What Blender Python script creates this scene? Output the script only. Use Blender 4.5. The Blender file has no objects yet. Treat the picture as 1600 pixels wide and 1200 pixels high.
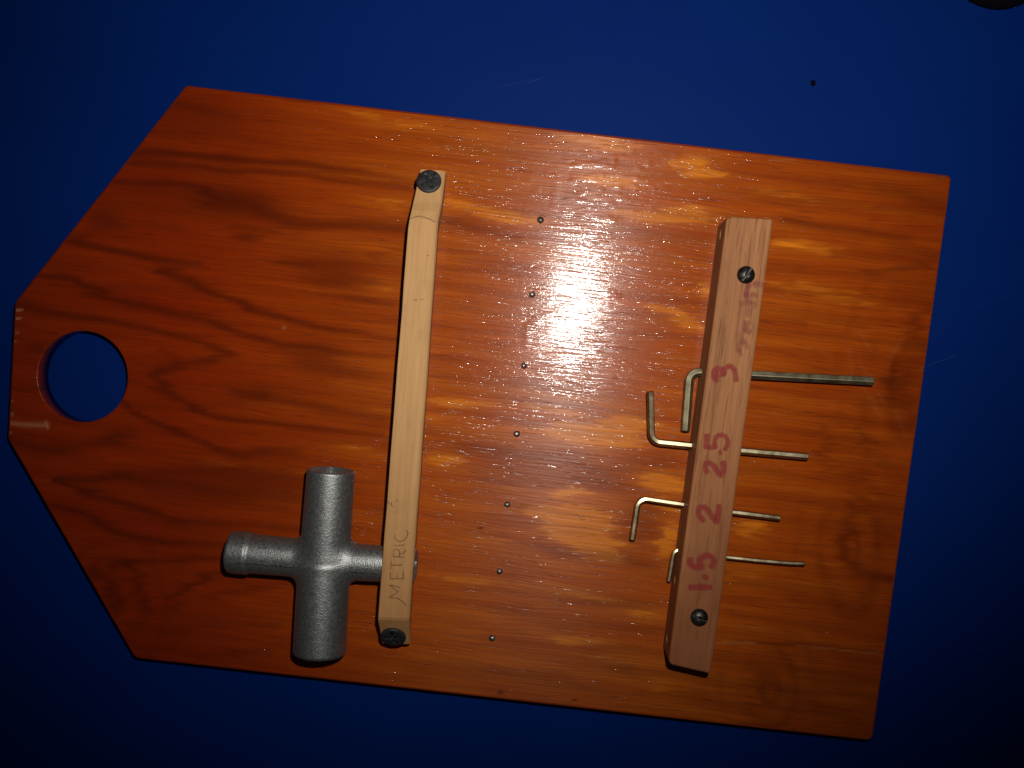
import bpy, bmesh, math, random
import numpy as np
from mathutils import Vector, Matrix, Quaternion

random.seed(7); rng = np.random.default_rng(7)
scene = bpy.context.scene
col = scene.collection

# ------------------------------------------------------------------ camera
F = 1400.0                      # focal length in photo pixels (1600 wide)
MM = 0.001
U = MM / 4.3                    # one photo pixel on the board's top face, in metres
T = 7.2 * MM                    # board thickness
TZ = 0.6 * MM                   # board lies a hair above the table (feet of the screws)
ZT = T + TZ                     # top face of the board
FOOT = (845.0, 570.0)           # the point straight below the lens
C = Vector((0, 0, ZT + F * U))
ncam = Vector(((FOOT[0]-800)/F, (600-FOOT[1])/F, -1)).normalized()
RQ = ncam.rotation_difference(Vector((0, 0, -1)))
RM = RQ.to_matrix()
cam_d = bpy.data.cameras.new('camera'); cam = bpy.data.objects.new('camera', cam_d); col.objects.link(cam)
cam_d.sensor_width = 36; cam_d.lens = 36*F/1600; cam_d.clip_start = 0.01; cam_d.clip_end = 20
cam.matrix_world = Matrix.Translation(C) @ RM.to_4x4()
scene.camera = cam

# ------------------------------------------------------------------ world and lamp
world = bpy.data.worlds.new('World'); scene.world = world; world.use_nodes = True
bg = world.node_tree.nodes['Background']
bg.inputs[0].default_value = (0.9, 0.85, 0.8, 1); bg.inputs[1].default_value = 0.014

def at(px, py, z=0.0):
    """point of the place at height z (photo pixels above the board's top face)"""
    d = RM @ Vector(((px-800)/F, (600-py)/F, -1))
    zz = ZT + z*U
    return C + d*((zz-C.z)/d.z)

fl = bpy.data.lights.new('camera_flash', 'SPOT'); flo = bpy.data.objects.new('camera_flash', fl); col.objects.link(flo)
fp = at(952, 385, 0)
flo.location = (fp.x, fp.y, C.z)
aim = at(894, 221, 0)
dirv = (aim - flo.location).normalized()
flo.rotation_euler = (dirv.to_track_quat('-Z', 'Y') @ Quaternion((0, 0, 1), math.radians(19))).to_euler()
flo.scale = (0.96, 0.805, 1)
fl.energy = 4.6; fl.color = (1.0, 0.95, 0.88); fl.shadow_soft_size = 0.0045
fl.spot_size = math.radians(105); fl.spot_blend = 1.0

vs = scene.view_settings
vs.view_transform = 'Standard'; vs.look = 'None'; vs.exposure = 0.0; vs.gamma = 1.0; vs.use_curve_mapping = False

# ------------------------------------------------------------------ helpers
def proj(P):
    """photo pixel of world points (N,3)"""
    R = np.array(RM); d = (np.asarray(P) - np.array(C)) @ R      # camera coordinates
    return 800 + F*d[:, 0]/(-d[:, 2]), 600 - F*d[:, 1]/(-d[:, 2])

def mesh_obj(name, verts, faces, mat=None, parent=None, smooth=False):
    me = bpy.data.meshes.new(name)
    off = Vector(parent_loc(parent)) if parent else Vector((0, 0, 0))
    V = np.asarray(verts, dtype=float) - np.array(off)
    me.from_pydata(V.tolist(), [], [list(map(int, f)) for f in faces])
    me.validate(); me.update()
    o = bpy.data.objects.new(name, me); col.objects.link(o)
    if parent: o.parent = parent
    if mat: me.materials.append(mat)
    if smooth: me.polygons.foreach_set('use_smooth', [True]*len(me.polygons))
    return o

def parent_loc(p):
    l = Vector((0, 0, 0))
    while p: l = l + p.location; p = p.parent
    return l

def recenter(o):
    """move a top-level mesh's origin to the base of the thing"""
    me = o.data; n = len(me.vertices); a = np.empty(n*3); me.vertices.foreach_get('co', a); a = a.reshape(-1, 3)
    c = (a.min(0)+a.max(0))/2; c[2] = a[:, 2].min()
    me.vertices.foreach_set('co', (a-c).ravel()); o.location = c; me.update()

def tag(o, label, cat=None, group=None, kind=None):
    if label: o['label'] = label
    if cat: o['category'] = cat
    if group: o['group'] = group
    if kind: o['kind'] = kind
    return o

def raw(verts, faces):
    me = bpy.data.meshes.new('tmp'); me.from_pydata([tuple(v) for v in verts], [], faces)
    bm = bmesh.new(); bm.from_mesh(me); bmesh.ops.recalc_face_normals(bm, faces=bm.faces); bm.to_mesh(me); bm.free()
    o = bpy.data.objects.new('tmp', me); col.objects.link(o); return o

def cut(o, cutters):
    """boolean difference, applied"""
    bm = bmesh.new(); bm.from_mesh(o.data); bmesh.ops.recalc_face_normals(bm, faces=bm.faces); bm.to_mesh(o.data); bm.free()
    mats = list(o.data.materials)
    mw = o.matrix_world.copy()
    for c in cutters:
        m = o.modifiers.new('b', 'BOOLEAN'); m.operation = 'DIFFERENCE'; m.solver = 'EXACT'; m.object = c
    bpy.context.view_layer.update()
    dg = bpy.context.evaluated_depsgraph_get()
    me = bpy.data.meshes.new_from_object(o.evaluated_get(dg))
    o.modifiers.clear(); old = o.data; me.name = old.name; o.data = me
    if not me.materials:
        for m in mats: me.materials.append(m)
    for c in cutters: bpy.data.objects.remove(c)
    return o

def cylinder(a, b, r, n=24):
    a = Vector(a); b = Vector(b); d = (b-a).normalized()
    u = d.orthogonal().normalized(); w = d.cross(u)
    V = []; Fc = []
    for p in (a, b):
        for k in range(n):
            t = 2*math.pi*k/n; V.append(p + (u*math.cos(t)+w*math.sin(t))*r)
    for k in range(n): Fc.append((k, (k+1) % n, n+(k+1) % n, n+k))
    Fc.append(tuple(range(n))[::-1]); Fc.append(tuple(range(n, 2*n)))
    return V, Fc

def boxv(c, ax, ay, az, hx, hy, hz):
    V = [Vector(c)+ax*(sx*hx)+ay*(sy*hy)+az*(sz*hz) for sz in (-1, 1) for sy in (-1, 1) for sx in (-1, 1)]
    return V, [(0, 2, 3, 1), (4, 5, 7, 6), (0, 1, 5, 4), (2, 6, 7, 3), (0, 4, 6, 2), (1, 3, 7, 5)]

def vnoise(x, y, seed):
    r = np.random.default_rng(seed).random((257, 257))
    xi = np.floor(x).astype(int); yi = np.floor(y).astype(int); fx = x-xi; fy = y-yi
    fx = fx*fx*(3-2*fx); fy = fy*fy*(3-2*fy); g = lambda i, j: r[i % 257, j % 257]
    return (g(xi, yi)*(1-fx)+g(xi+1, yi)*fx)*(1-fy)+(g(xi, yi+1)*(1-fx)+g(xi+1, yi+1)*fx)*fy - .5

# ------------------------------------------------------------------ materials
class N:
    def __init__(s, name):
        s.m = bpy.data.materials.new(name); s.m.use_nodes = True; s.t = s.m.node_tree
        s.b = s.t.nodes['Principled BSDF']; s.out = s.t.nodes['Material Output']
    def n(s, ty, **kw):
        nd = s.t.nodes.new('ShaderNode'+ty)
        for k, v in kw.items(): setattr(nd, k, v)
        return nd
    def l(s, a, b): s.t.links.new(a, b)
    def set(s, nd, **kw):
        for k, v in kw.items():
            nd.inputs[k.replace('_', ' ')].default_value = v
        return nd
    def coords(s, rot=0.0, scale=(1, 1, 1)):
        tc = s.n('TexCoord'); mp = s.n('Mapping'); mp.inputs['Rotation'].default_value = (0, 0, rot)
        mp2 = s.n('Mapping'); mp2.inputs['Scale'].default_value = scale
        s.l(tc.outputs['Object'], mp.inputs['Vector']); s.l(mp.outputs[0], mp2.inputs['Vector'])
        return mp2.outputs[0]
    def noise(s, vec, scale=1.0, detail=3.0, rough=.55, dist=0.0):
        nd = s.n('TexNoise'); s.l(vec, nd.inputs['Vector'])
        nd.inputs['Scale'].default_value = scale; nd.inputs['Detail'].default_value = detail
        nd.inputs['Roughness'].default_value = rough; nd.inputs['Distortion'].default_value = dist
        return nd.outputs['Fac']
    def rng(s, v, a, b, c=0.0, d=1.0):
        nd = s.n('MapRange'); nd.clamp = True; s.l(v, nd.inputs[0])
        for i, k in zip((1, 2, 3, 4), (a, b, c, d)): nd.inputs[i].default_value = k
        return nd.outputs[0]
    def math(s, op, a, b=None):
        nd = s.n('Math', operation=op)
        for i, v in enumerate((a, b)):
            if v is None: continue
            if isinstance(v, (int, float)): nd.inputs[i].default_value = v
            else: s.l(v, nd.inputs[i])
        return nd.outputs[0]
    def mix(s, f, a, b, mode='MIX'):
        nd = s.n('Mix', data_type='RGBA', blend_type=mode)
        for idx, v in ((0, f), (6, a), (7, b)):
            if isinstance(v, (int, float)): nd.inputs[idx].default_value = v
            elif isinstance(v, tuple): nd.inputs[idx].default_value = (*v, 1) if len(v) == 3 else v
            else: s.l(v, nd.inputs[idx])
        return nd.outputs[2]
    def bump(s, h, dist, strength=1.0, prev=None):
        nd = s.n('Bump'); nd.inputs['Strength'].default_value = strength; nd.inputs['Distance'].default_value = dist
        s.l(h, nd.inputs['Height'])
        if prev is not None: s.l(prev, nd.inputs['Normal'])
        return nd.outputs[0]

GR = math.radians(6.6)          # the grain runs along the board's long side

def mat_board():
    s = N('stained_plywood')
    at_ = s.n('Attribute', attribute_name='figure'); sep = s.n('SeparateColor'); s.l(at_.outputs['Color'], sep.inputs[0])
    dark, gold, bare = sep.outputs[0], sep.outputs[1], sep.outputs[2]
    base0 = s.coords(GR)
    warp = s.noise(s.coords(GR, (14, 40, 1)), 1, 2)
    wv = s.n('CombineXYZ'); s.l(s.math('MULTIPLY', s.math('SUBTRACT', warp, .5), .006), wv.inputs[1])
    va = s.n('VectorMath', operation='ADD'); s.l(base0, va.inputs[0]); s.l(wv.outputs[0], va.inputs[1])
    def sc(x, y):
        m = s.n('Mapping'); m.inputs['Scale'].default_value = (x, y, 1); s.l(va.outputs[0], m.inputs['Vector']); return m.outputs[0]
    broad = s.noise(sc(9, 70), 1, 3, .6)
    mid = s.noise(sc(16, 420), 1, 4, .6)
    fine = s.noise(sc(34, 1500), 1, 3, .62)
    pore = s.noise(sc(85, 2200), 1, 2, .5)
    c = s.mix(s.rng(broad, .3, .72), (.215, .0150, .0010), (.285, .0270, .0013))
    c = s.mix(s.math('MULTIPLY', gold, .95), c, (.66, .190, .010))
    c = s.mix(s.math('POWER', dark, .8), c, (.052, .0065, .0016))
    c = s.mix(s.rng(mid, .34, .74, .26, 0), c, (.11, .011, .002))
    c = s.mix(s.rng(fine, .34, .62, .36, 0), c, (.10, .011, .002))
    pm = s.rng(pore, .60, .72)
    c = s.mix(s.math('MULTIPLY', pm, .6), c, (.07, .012, .004))
    c = s.mix(s.math('MULTIPLY', bare, s.rng(fine, .3, .6, .55, 1)), c, (.44, .25, .11))
    s.l(c, s.b.inputs['Base Color'])
    groove = s.noise(sc(26, 900), 1, 3, .6)
    h = s.math('ADD', s.math('MULTIPLY', fine, .55), s.math('MULTIPLY', pm, -.45))
    h = s.math('ADD', h, s.math('MULTIPLY', groove, 1.0))
    h = s.math('ADD', h, s.math('MULTIPLY', mid, .7))
    grit = s.noise(s.coords(GR, (900, 1700, 1)), 1, 2, .6)
    at2 = s.n('Attribute', attribute_name='relief')
    n1 = s.bump(h, .00008); n1 = s.bump(grit, .00002, 1, n1); n1 = s.bump(at2.outputs['Fac'], .0002, 1, n1)
    s.l(n1, s.b.inputs['Normal'])
    cb = s.bump(h, .00007); cb = s.bump(grit, .000026, 1, cb); cb = s.bump(at2.outputs['Fac'], .0002, 1, cb)
    s.l(cb, s.b.inputs['Coat Normal'])
    tv = s.n('CombineXYZ'); tv.inputs[0].default_value = math.sin(GR); tv.inputs[1].default_value = math.cos(GR)
    s.l(tv.outputs[0], s.b.inputs['Tangent'])
    s.set(s.b, Roughness=.31, Anisotropic=.8, Coat_Weight=.45, Coat_Roughness=.074, Coat_IOR=1.45)
    s.b.inputs['Specular IOR Level'].default_value = .16
    return s.m

def mat_bar(name, c_lo, c_hi, c_pore, rot, pores, rough=.6, grime=(.2, .12, .07), poredepth=.00008, end_tone=None):
    s = N(name)
    g = s.noise(s.coords(rot, (800, 16, 300)), 1, 4, .65)
    b = s.noise(s.coords(rot, (150, 12, 60)), 1, 3, .5)
    p = s.noise(s.coords(rot, (1500, 75, 700)), 1, 2, .5)
    d = s.noise(s.coords(0, (90, 90, 90)), 1, 4, .6)
    c = s.mix(s.rng(b, .3, .7), c_lo, c_hi)
    c = s.mix(s.rng(g, .36, .62, .2+.3*pores, 0), c, c_pore)
    pm = s.rng(p, .56, .68)
    c = s.mix(s.math('MULTIPLY', pm, pores), c, c_pore)
    c = s.mix(s.rng(d, .58, .8, 0, .35), c, grime)
    if end_tone:        # darker, warmer tone towards the lower end of the bar
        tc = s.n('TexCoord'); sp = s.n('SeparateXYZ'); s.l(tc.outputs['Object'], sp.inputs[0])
        f = s.math('MULTIPLY', s.rng(sp.outputs[1], end_tone[0], end_tone[1], 0, end_tone[2]), s.rng(d, .25, .6, .6, 1))
        c = s.mix(f, c, end_tone[3])
    s.l(c, s.b.inputs['Base Color'])
    h = s.math('SUBTRACT', s.math('MULTIPLY', g, .6), s.math('MULTIPLY', pm, pores))
    n1 = s.bump(h, poredepth)
    n2 = s.bump(s.noise(s.coords(0, (900, 900, 900)), 1, 3), .00004, 1, n1)
    s.l(n2, s.b.inputs['Normal'])
    s.set(s.b, Roughness=rough+.1); s.b.inputs['Specular IOR Level'].default_value = .14
    return s.m

def mat_metal(name, c1, c2, rough=(.3, .5), metallic=1.0, nscale=400, bumpd=.00003, bscale=1800):
    s = N(name)
    n = s.noise(s.coords(0, (nscale,)*3), 1, 4, .6)
    s.l(s.mix(s.rng(n, .35, .65), c1, c2), s.b.inputs['Base Color'])
    s.l(s.rng(n, .3, .7, *rough), s.b.inputs['Roughness'])
    s.set(s.b, Metallic=metallic)
    b = s.noise(s.coords(0, (bscale,)*3), 1, 3, .6)
    s.l(s.bump(b, bumpd), s.b.inputs['Normal'])
    return s.m

def mat_ink(name, colr, lo, hi, amt, rot=0.13):
    """ink soaked in the wood: thin film broken by the grain"""
    s = N(name)
    n = s.noise(s.coords(rot, (1500, 90, 400)), 1, 3, .6)
    n2 = s.noise(s.coords(0, (700, 700, 700)), 1, 3, .6)
    f = s.math('MULTIPLY', s.rng(s.math('ADD', s.math('MULTIPLY', n, .6), s.math('MULTIPLY', n2, .4)), lo, hi), amt)
    e = s.n('Attribute', attribute_name='core')
    f = s.math('MULTIPLY', f, e.outputs['Fac'])
    s.set(s.b, Base_Color=(*colr, 1), Roughness=.7)
    tr = s.n('BsdfTransparent'); mx = s.n('MixShader')
    s.l(f, mx.inputs[0]); s.l(tr.outputs[0], mx.inputs[1]); s.l(s.b.outputs[0], mx.inputs[2]); s.l(mx.outputs[0], s.out.inputs[0])
    return s.m

def mat_table():
    s = N('blue_laminate')
    v = s.coords(0, (1, 1, 1))
    n = s.noise(s.coords(0, (900, 900, 1)), 1, 3, .6)
    big = s.noise(s.coords(.3, (12, 20, 1)), 1, 4, .6)
    c = s.mix(s.rng(big, .3, .7), (.0003, .0145, .118), (.0005, .0168, .130))
    c = s.mix(s.rng(n, .35, .65, .16, 0), c, (.0004, .0095, .088))
    f = None
    for (x0, y0, x1, y1, w, a) in ((1448, 572, 1500, 553, .7, .05), (770, 137, 862, 118, .6, .03), (820, 131, 846, 122, .7, .05),
                                   (1520, 480, 1590, 455, .5, .03)):
        p, q = at(x0, y0, -33), at(x1, y1, -33); d = q-p; L = d.length/2; ang = math.atan2(d.y, d.x); m = (p+q)/2
        a1 = s.n('VectorMath', operation='SUBTRACT'); s.l(v, a1.inputs[0]); a1.inputs[1].default_value = (m.x, m.y, 0)
        r1 = s.n('VectorRotate', rotation_type='Z_AXIS'); s.l(a1.outputs[0], r1.inputs['Vector']); r1.inputs['Angle'].default_value = -ang
        sp = s.n('SeparateXYZ'); s.l(r1.outputs[0], sp.inputs[0])
        k1 = s.rng(s.math('ABSOLUTE', sp.outputs[1]), 0, w*U, 1, 0); k2 = s.rng(s.math('ABSOLUTE', sp.outputs[0]), L*.6, L, 1, 0)
        k = s.math('MULTIPLY', s.math('MULTIPLY', k1, k2), a); f = k if f is None else s.math('MAXIMUM', f, k)
    vo = s.n('TexVoronoi'); s.l(s.coords(0, (55, 55, 1)), vo.inputs['Vector']); vo.inputs['Scale'].default_value = 1
    sel = s.n('SeparateColor'); s.l(vo.outputs['Color'], sel.inputs[0])
    spk = s.math('MULTIPLY', s.rng(vo.outputs['Distance'], .012, .022, 1, 0), s.rng(sel.outputs[0], .86, .90))
    f = s.math('MAXIMUM', f, s.math('MULTIPLY', spk, .08))
    c = s.mix(f, c, (.4, .45, .6))
    s.l(c, s.b.inputs['Base Color'])
    s.l(s.bump(n, .00002), s.b.inputs['Normal'])
    s.set(s.b, Roughness=.55); s.b.inputs['Specular IOR Level'].default_value = .04
    return s.m

M_board = mat_board()
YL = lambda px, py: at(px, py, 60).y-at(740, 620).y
M_pale = mat_bar('pale_wood', (.455, .255, .105), (.535, .31, .135), (.28, .15, .065), .085, .22, .62, (.22, .14, .08), end_tone=(YL(630, 640), YL(600, 940), .6, (.30, .13, .04)))
M_red = mat_bar('red_brown_hardwood', (.30, .125, .049), (.395, .175, .068), (.085, .03, .012), .132, .5, .5, (.25, .12, .07), .00012, end_tone=(YL(1130, 560), YL(1080, 960), .75, (.20, .06, .022)))
M_key = mat_metal('tarnished_nickel', (.36, .30, .18), (.50, .43, .28), (.27, .4), 1.0, 260, .00001)
M_keydark = mat_metal('tarnished_dark_nickel', (.27, .24, .15), (.37, .33, .21), (.38, .52), 1.0, 260, .00001)
M_zinc = mat_metal('cast_zinc', (.22, .23, .23), (.29, .30, .30), (.36, .5), .85, 900, .00014, 1900)
M_seam = mat_metal('casting_seam', (.05, .05, .05), (.12, .12, .12), (.5, .7), .6)
M_black = mat_metal('black_screw', (.022, .022, .024), (.05, .05, .052), (.42, .6), .5, 500, .00002)
M_iron = mat_metal('dark_iron_screw', (.03, .028, .026), (.07, .065, .06), (.35, .5), .9, 500, .00003)
M_nail = mat_metal('steel_nail', (.14, .135, .13), (.42, .40, .37), (.3, .45), .9, 900, .00004)
M_ink = mat_ink('red_ink', (.25, .012, .008), .26, .60, .95)
M_inkf = mat_ink('faded_red_ink', (.24, .035, .03), .36, .66, .6)
M_pencil = mat_ink('pencil', (.06, .035, .02), .30, .60, .75)
M_table = mat_table()
s = N('crumb'); s.b.inputs['Specular IOR Level'].default_value = .02; s.set(s.b, Base_Color=(.004, .0025, .003, 1), Roughness=.9); M_crumb = s.m
s = N('black_rubber'); s.set(s.b, Base_Color=(.003, .002, .004, 1), Roughness=.9); s.b.inputs['Specular IOR Level'].default_value = .05
s.l(s.bump(s.noise(s.coords(0, (600,)*3)), .0001), s.b.inputs['Normal']); M_rubber = s.m

# ------------------------------------------------------------------ table
mesh = mesh_obj('table_top', [(-.75, -.6, -.02), (.75, -.6, -.02), (.75, .6, -.02), (-.75, .6, -.02), (-.75, -.6, 0), (.75, -.6, 0), (.75, .6, 0), (-.75, .6, 0)],
                [(3, 2, 1, 0), (4, 5, 6, 7), (0, 1, 5, 4), (1, 2, 6, 5), (2, 3, 7, 6), (3, 0, 4, 7)], M_table)
tag(mesh, 'plain dark blue table top under the wooden tool board', kind='structure')

# ------------------------------------------------------------------ tool rack: board
rack = bpy.data.objects.new('wooden_tool_rack', None); col.objects.link(rack)
rc = at(740, 620); rack.location = (rc.x, rc.y, TZ); rack.empty_display_size = .02
tag(rack, 'red-brown varnished plywood tool board with round hanging hole and two wooden bars', 'tool rack')

def round_poly(pts, radii, n=5):
    """convex polygon (2-D, any winding) with rounded corners"""
    out = []
    for i, p in enumerate(pts):
        p = np.array(p); a = np.array(pts[i-1])-p; b = np.array(pts[(i+1) % len(pts)])-p
        a /= np.linalg.norm(a); b /= np.linalg.norm(b)
        th = math.acos(np.clip(a@b, -1, 1)); r = radii[i]; L = r/math.tan(th/2)
        cc = p + (a+b)/np.linalg.norm(a+b)*r/math.sin(th/2)
        s0 = p+a*L-cc; s1 = p+b*L-cc
        a0 = math.atan2(s0[1], s0[0]); a1 = math.atan2(s1[1], s1[0]); da = (a1-a0+math.pi) % (2*math.pi)-math.pi
        for k in range(n+1): out.append(cc+r*np.array([math.cos(a0+da*k/n), math.sin(a0+da*k/n)]))
    out = np.array(out)
    area = np.sum(out[:, 0]*np.roll(out[:, 1], -1)-out[:, 1]*np.roll(out[:, 0], -1))
    return out if area > 0 else out[::-1]

def inset(poly, d):
    e = np.roll(poly, -1, 0)-poly; e /= np.linalg.norm(e, axis=1)[:, None]; nrm = np.stack([-e[:, 1], e[:, 0]], 1)
    n0 = np.roll(nrm, 1, 0); m = n0+nrm; m /= (1+np.sum(n0*nrm, 1))[:, None]
    return poly+m*d

def clip_grid_board():
    corners = [(290, 132.5), (1488, 274), (1364, 1158.5), (210, 1029), (11, 686), (22, 472)]
    P = [(at(*c).x, at(*c).y) for c in corners]
    poly = round_poly(P, [5.5*U, 8*U, 10*U, 16*U, 22*U, 22*U], 5)
    rb = 4.0*U                                   # eased edge
    top = inset(poly, rb)
    hc = at(128.5, 588.5); hr = 72.3*U; hb = 2.5*U
    st = 3.3*U; m = 25
    x0 = hc.x; y0 = hc.y
    i0 = int((poly[:, 0].min()-x0)/st)-2; i1 = int((poly[:, 0].max()-x0)/st)+2
    j0 = int((poly[:, 1].min()-y0)/st)-2; j1 = int((poly[:, 1].max()-y0)/st)+2
    bm = bmesh.new(); gv = {}
    # signed distance to skip cells far outside
    e = np.roll(top, -1, 0)-top; e /= np.linalg.norm(e, axis=1)[:, None]; nr = np.stack([-e[:, 1], e[:, 0]], 1)
    I, J = np.meshgrid(np.arange(i0, i1+1), np.arange(j0, j1+1), indexing='ij')
    X = x0+I*st; Y = y0+J*st
    D = np.min((X[..., None]-top[:, 0])*nr[:, 0]+(Y[..., None]-top[:, 1])*nr[:, 1], -1)
    def v(i, j):
        k = (i, j)
        if k not in gv: gv[k] = bm.verts.new((x0+i*st, y0+j*st, ZT))
        return gv[k]
    for a in range(I.shape[0]-1):
        for b in range(I.shape[1]-1):
            i, j = i0+a, j0+b
            if -m <= i < m and -m <= j < m: continue
            if D[a:a+2, b:b+2].max() < -st*.1: continue
            bm.faces.new((v(i, j), v(i+1, j), v(i+1, j+1), v(i, j+1)))
    per = [(i, -m) for i in range(-m, m)]+[(m, j) for j in range(-m, m)]+[(i, m) for i in range(m, -m, -1)]+[(-m, j) for j in range(m, -m, -1)]
    K = 9; rings = []
    for k in range(K+1):
        f = k/K; ring = []
        for (i, j) in per:
            if k == K: ring.append(v(i, j)); continue
            q = Vector((i*st, j*st)); a = math.atan2(q.y, q.x); c0 = Vector((math.cos(a), math.sin(a)))*(hr+hb)
            pnt = c0.lerp(q, f); ring.append(bm.verts.new((x0+pnt.x, y0+pnt.y, ZT)))
        rings.append(ring)
    for k in range(K):
        for n in range(len(per)):
            n2 = (n+1) % len(per); bm.faces.new((rings[k][n], rings[k+1][n], rings[k+1][n2], rings[k][n2]))
    # cut the sheet along the inset outline
    for k in range(len(top)):
        p = top[k]; near = np.linalg.norm(np.roll(top, -1, 0)[k]-p)
        if near < 1e-7: continue
        bmesh.ops.bisect_plane(bm, geom=bm.verts[:]+bm.edges[:]+bm.faces[:], plane_co=(p[0], p[1], ZT), plane_no=(-nr[k, 0], -nr[k, 1], 0), clear_outer=True)
    # eased rim, sides, bottom
    NP = len(poly); NH = 96
    loops = []
    for k in range(5):
        a = k*math.pi/8; q = inset(poly, rb*(1-math.sin(a))); z = ZT-rb*(1-math.cos(a))
        loops.append([bm.verts.new((x, y, z)) for x, y in q])
    for zz in (ZT-(ZT-TZ)*.5, TZ): loops.append([bm.verts.new((x, y, zz)) for x, y in poly])
    for A, B in zip(loops[:-1], loops[1:]):
        for k in range(NP): bm.faces.new((A[k], B[k], B[(k+1) % NP], A[(k+1) % NP]))
    hl = []
    hcirc = lambda r, z: [bm.verts.new((x0+r*math.cos(2*math.pi*k/NH), y0+r*math.sin(2*math.pi*k/NH), z)) for k in range(NH)]
    for k in range(5):
        a = k*math.pi/8; hl.append(hcirc(hr+hb*(1-math.sin(a)) + (1e-6 if k == 0 else 0), ZT-hb*(1-math.cos(a))))
    hl.append(hcirc(hr, TZ))
    for A, B in zip(hl[:-1], hl[1:]):
        for k in range(NH): bm.faces.new((A[k], A[(k+1) % NH], B[(k+1) % NH], B[k]))
    eb = [bm.edges.get((loops[-1][k], loops[-1][(k+1) % NP])) for k in range(NP)]+[bm.edges.get((hl[-1][k], hl[-1][(k+1) % NH])) for k in range(NH)]
    bmesh.ops.triangle_fill(bm, edges=eb, use_beauty=True, normal=(0, 0, -1))
    for f in bm.faces: f.smooth = True
    me = bpy.data.meshes.new('board')
    bmesh.ops.translate(bm, verts=bm.verts, vec=-rack.location)
    bm.to_mesh(me); bm.free()
    o = bpy.data.objects.new('board', me); col.objects.link(o); o.parent = rack; me.materials.append(M_board)
    return o

board = clip_grid_board()

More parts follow.
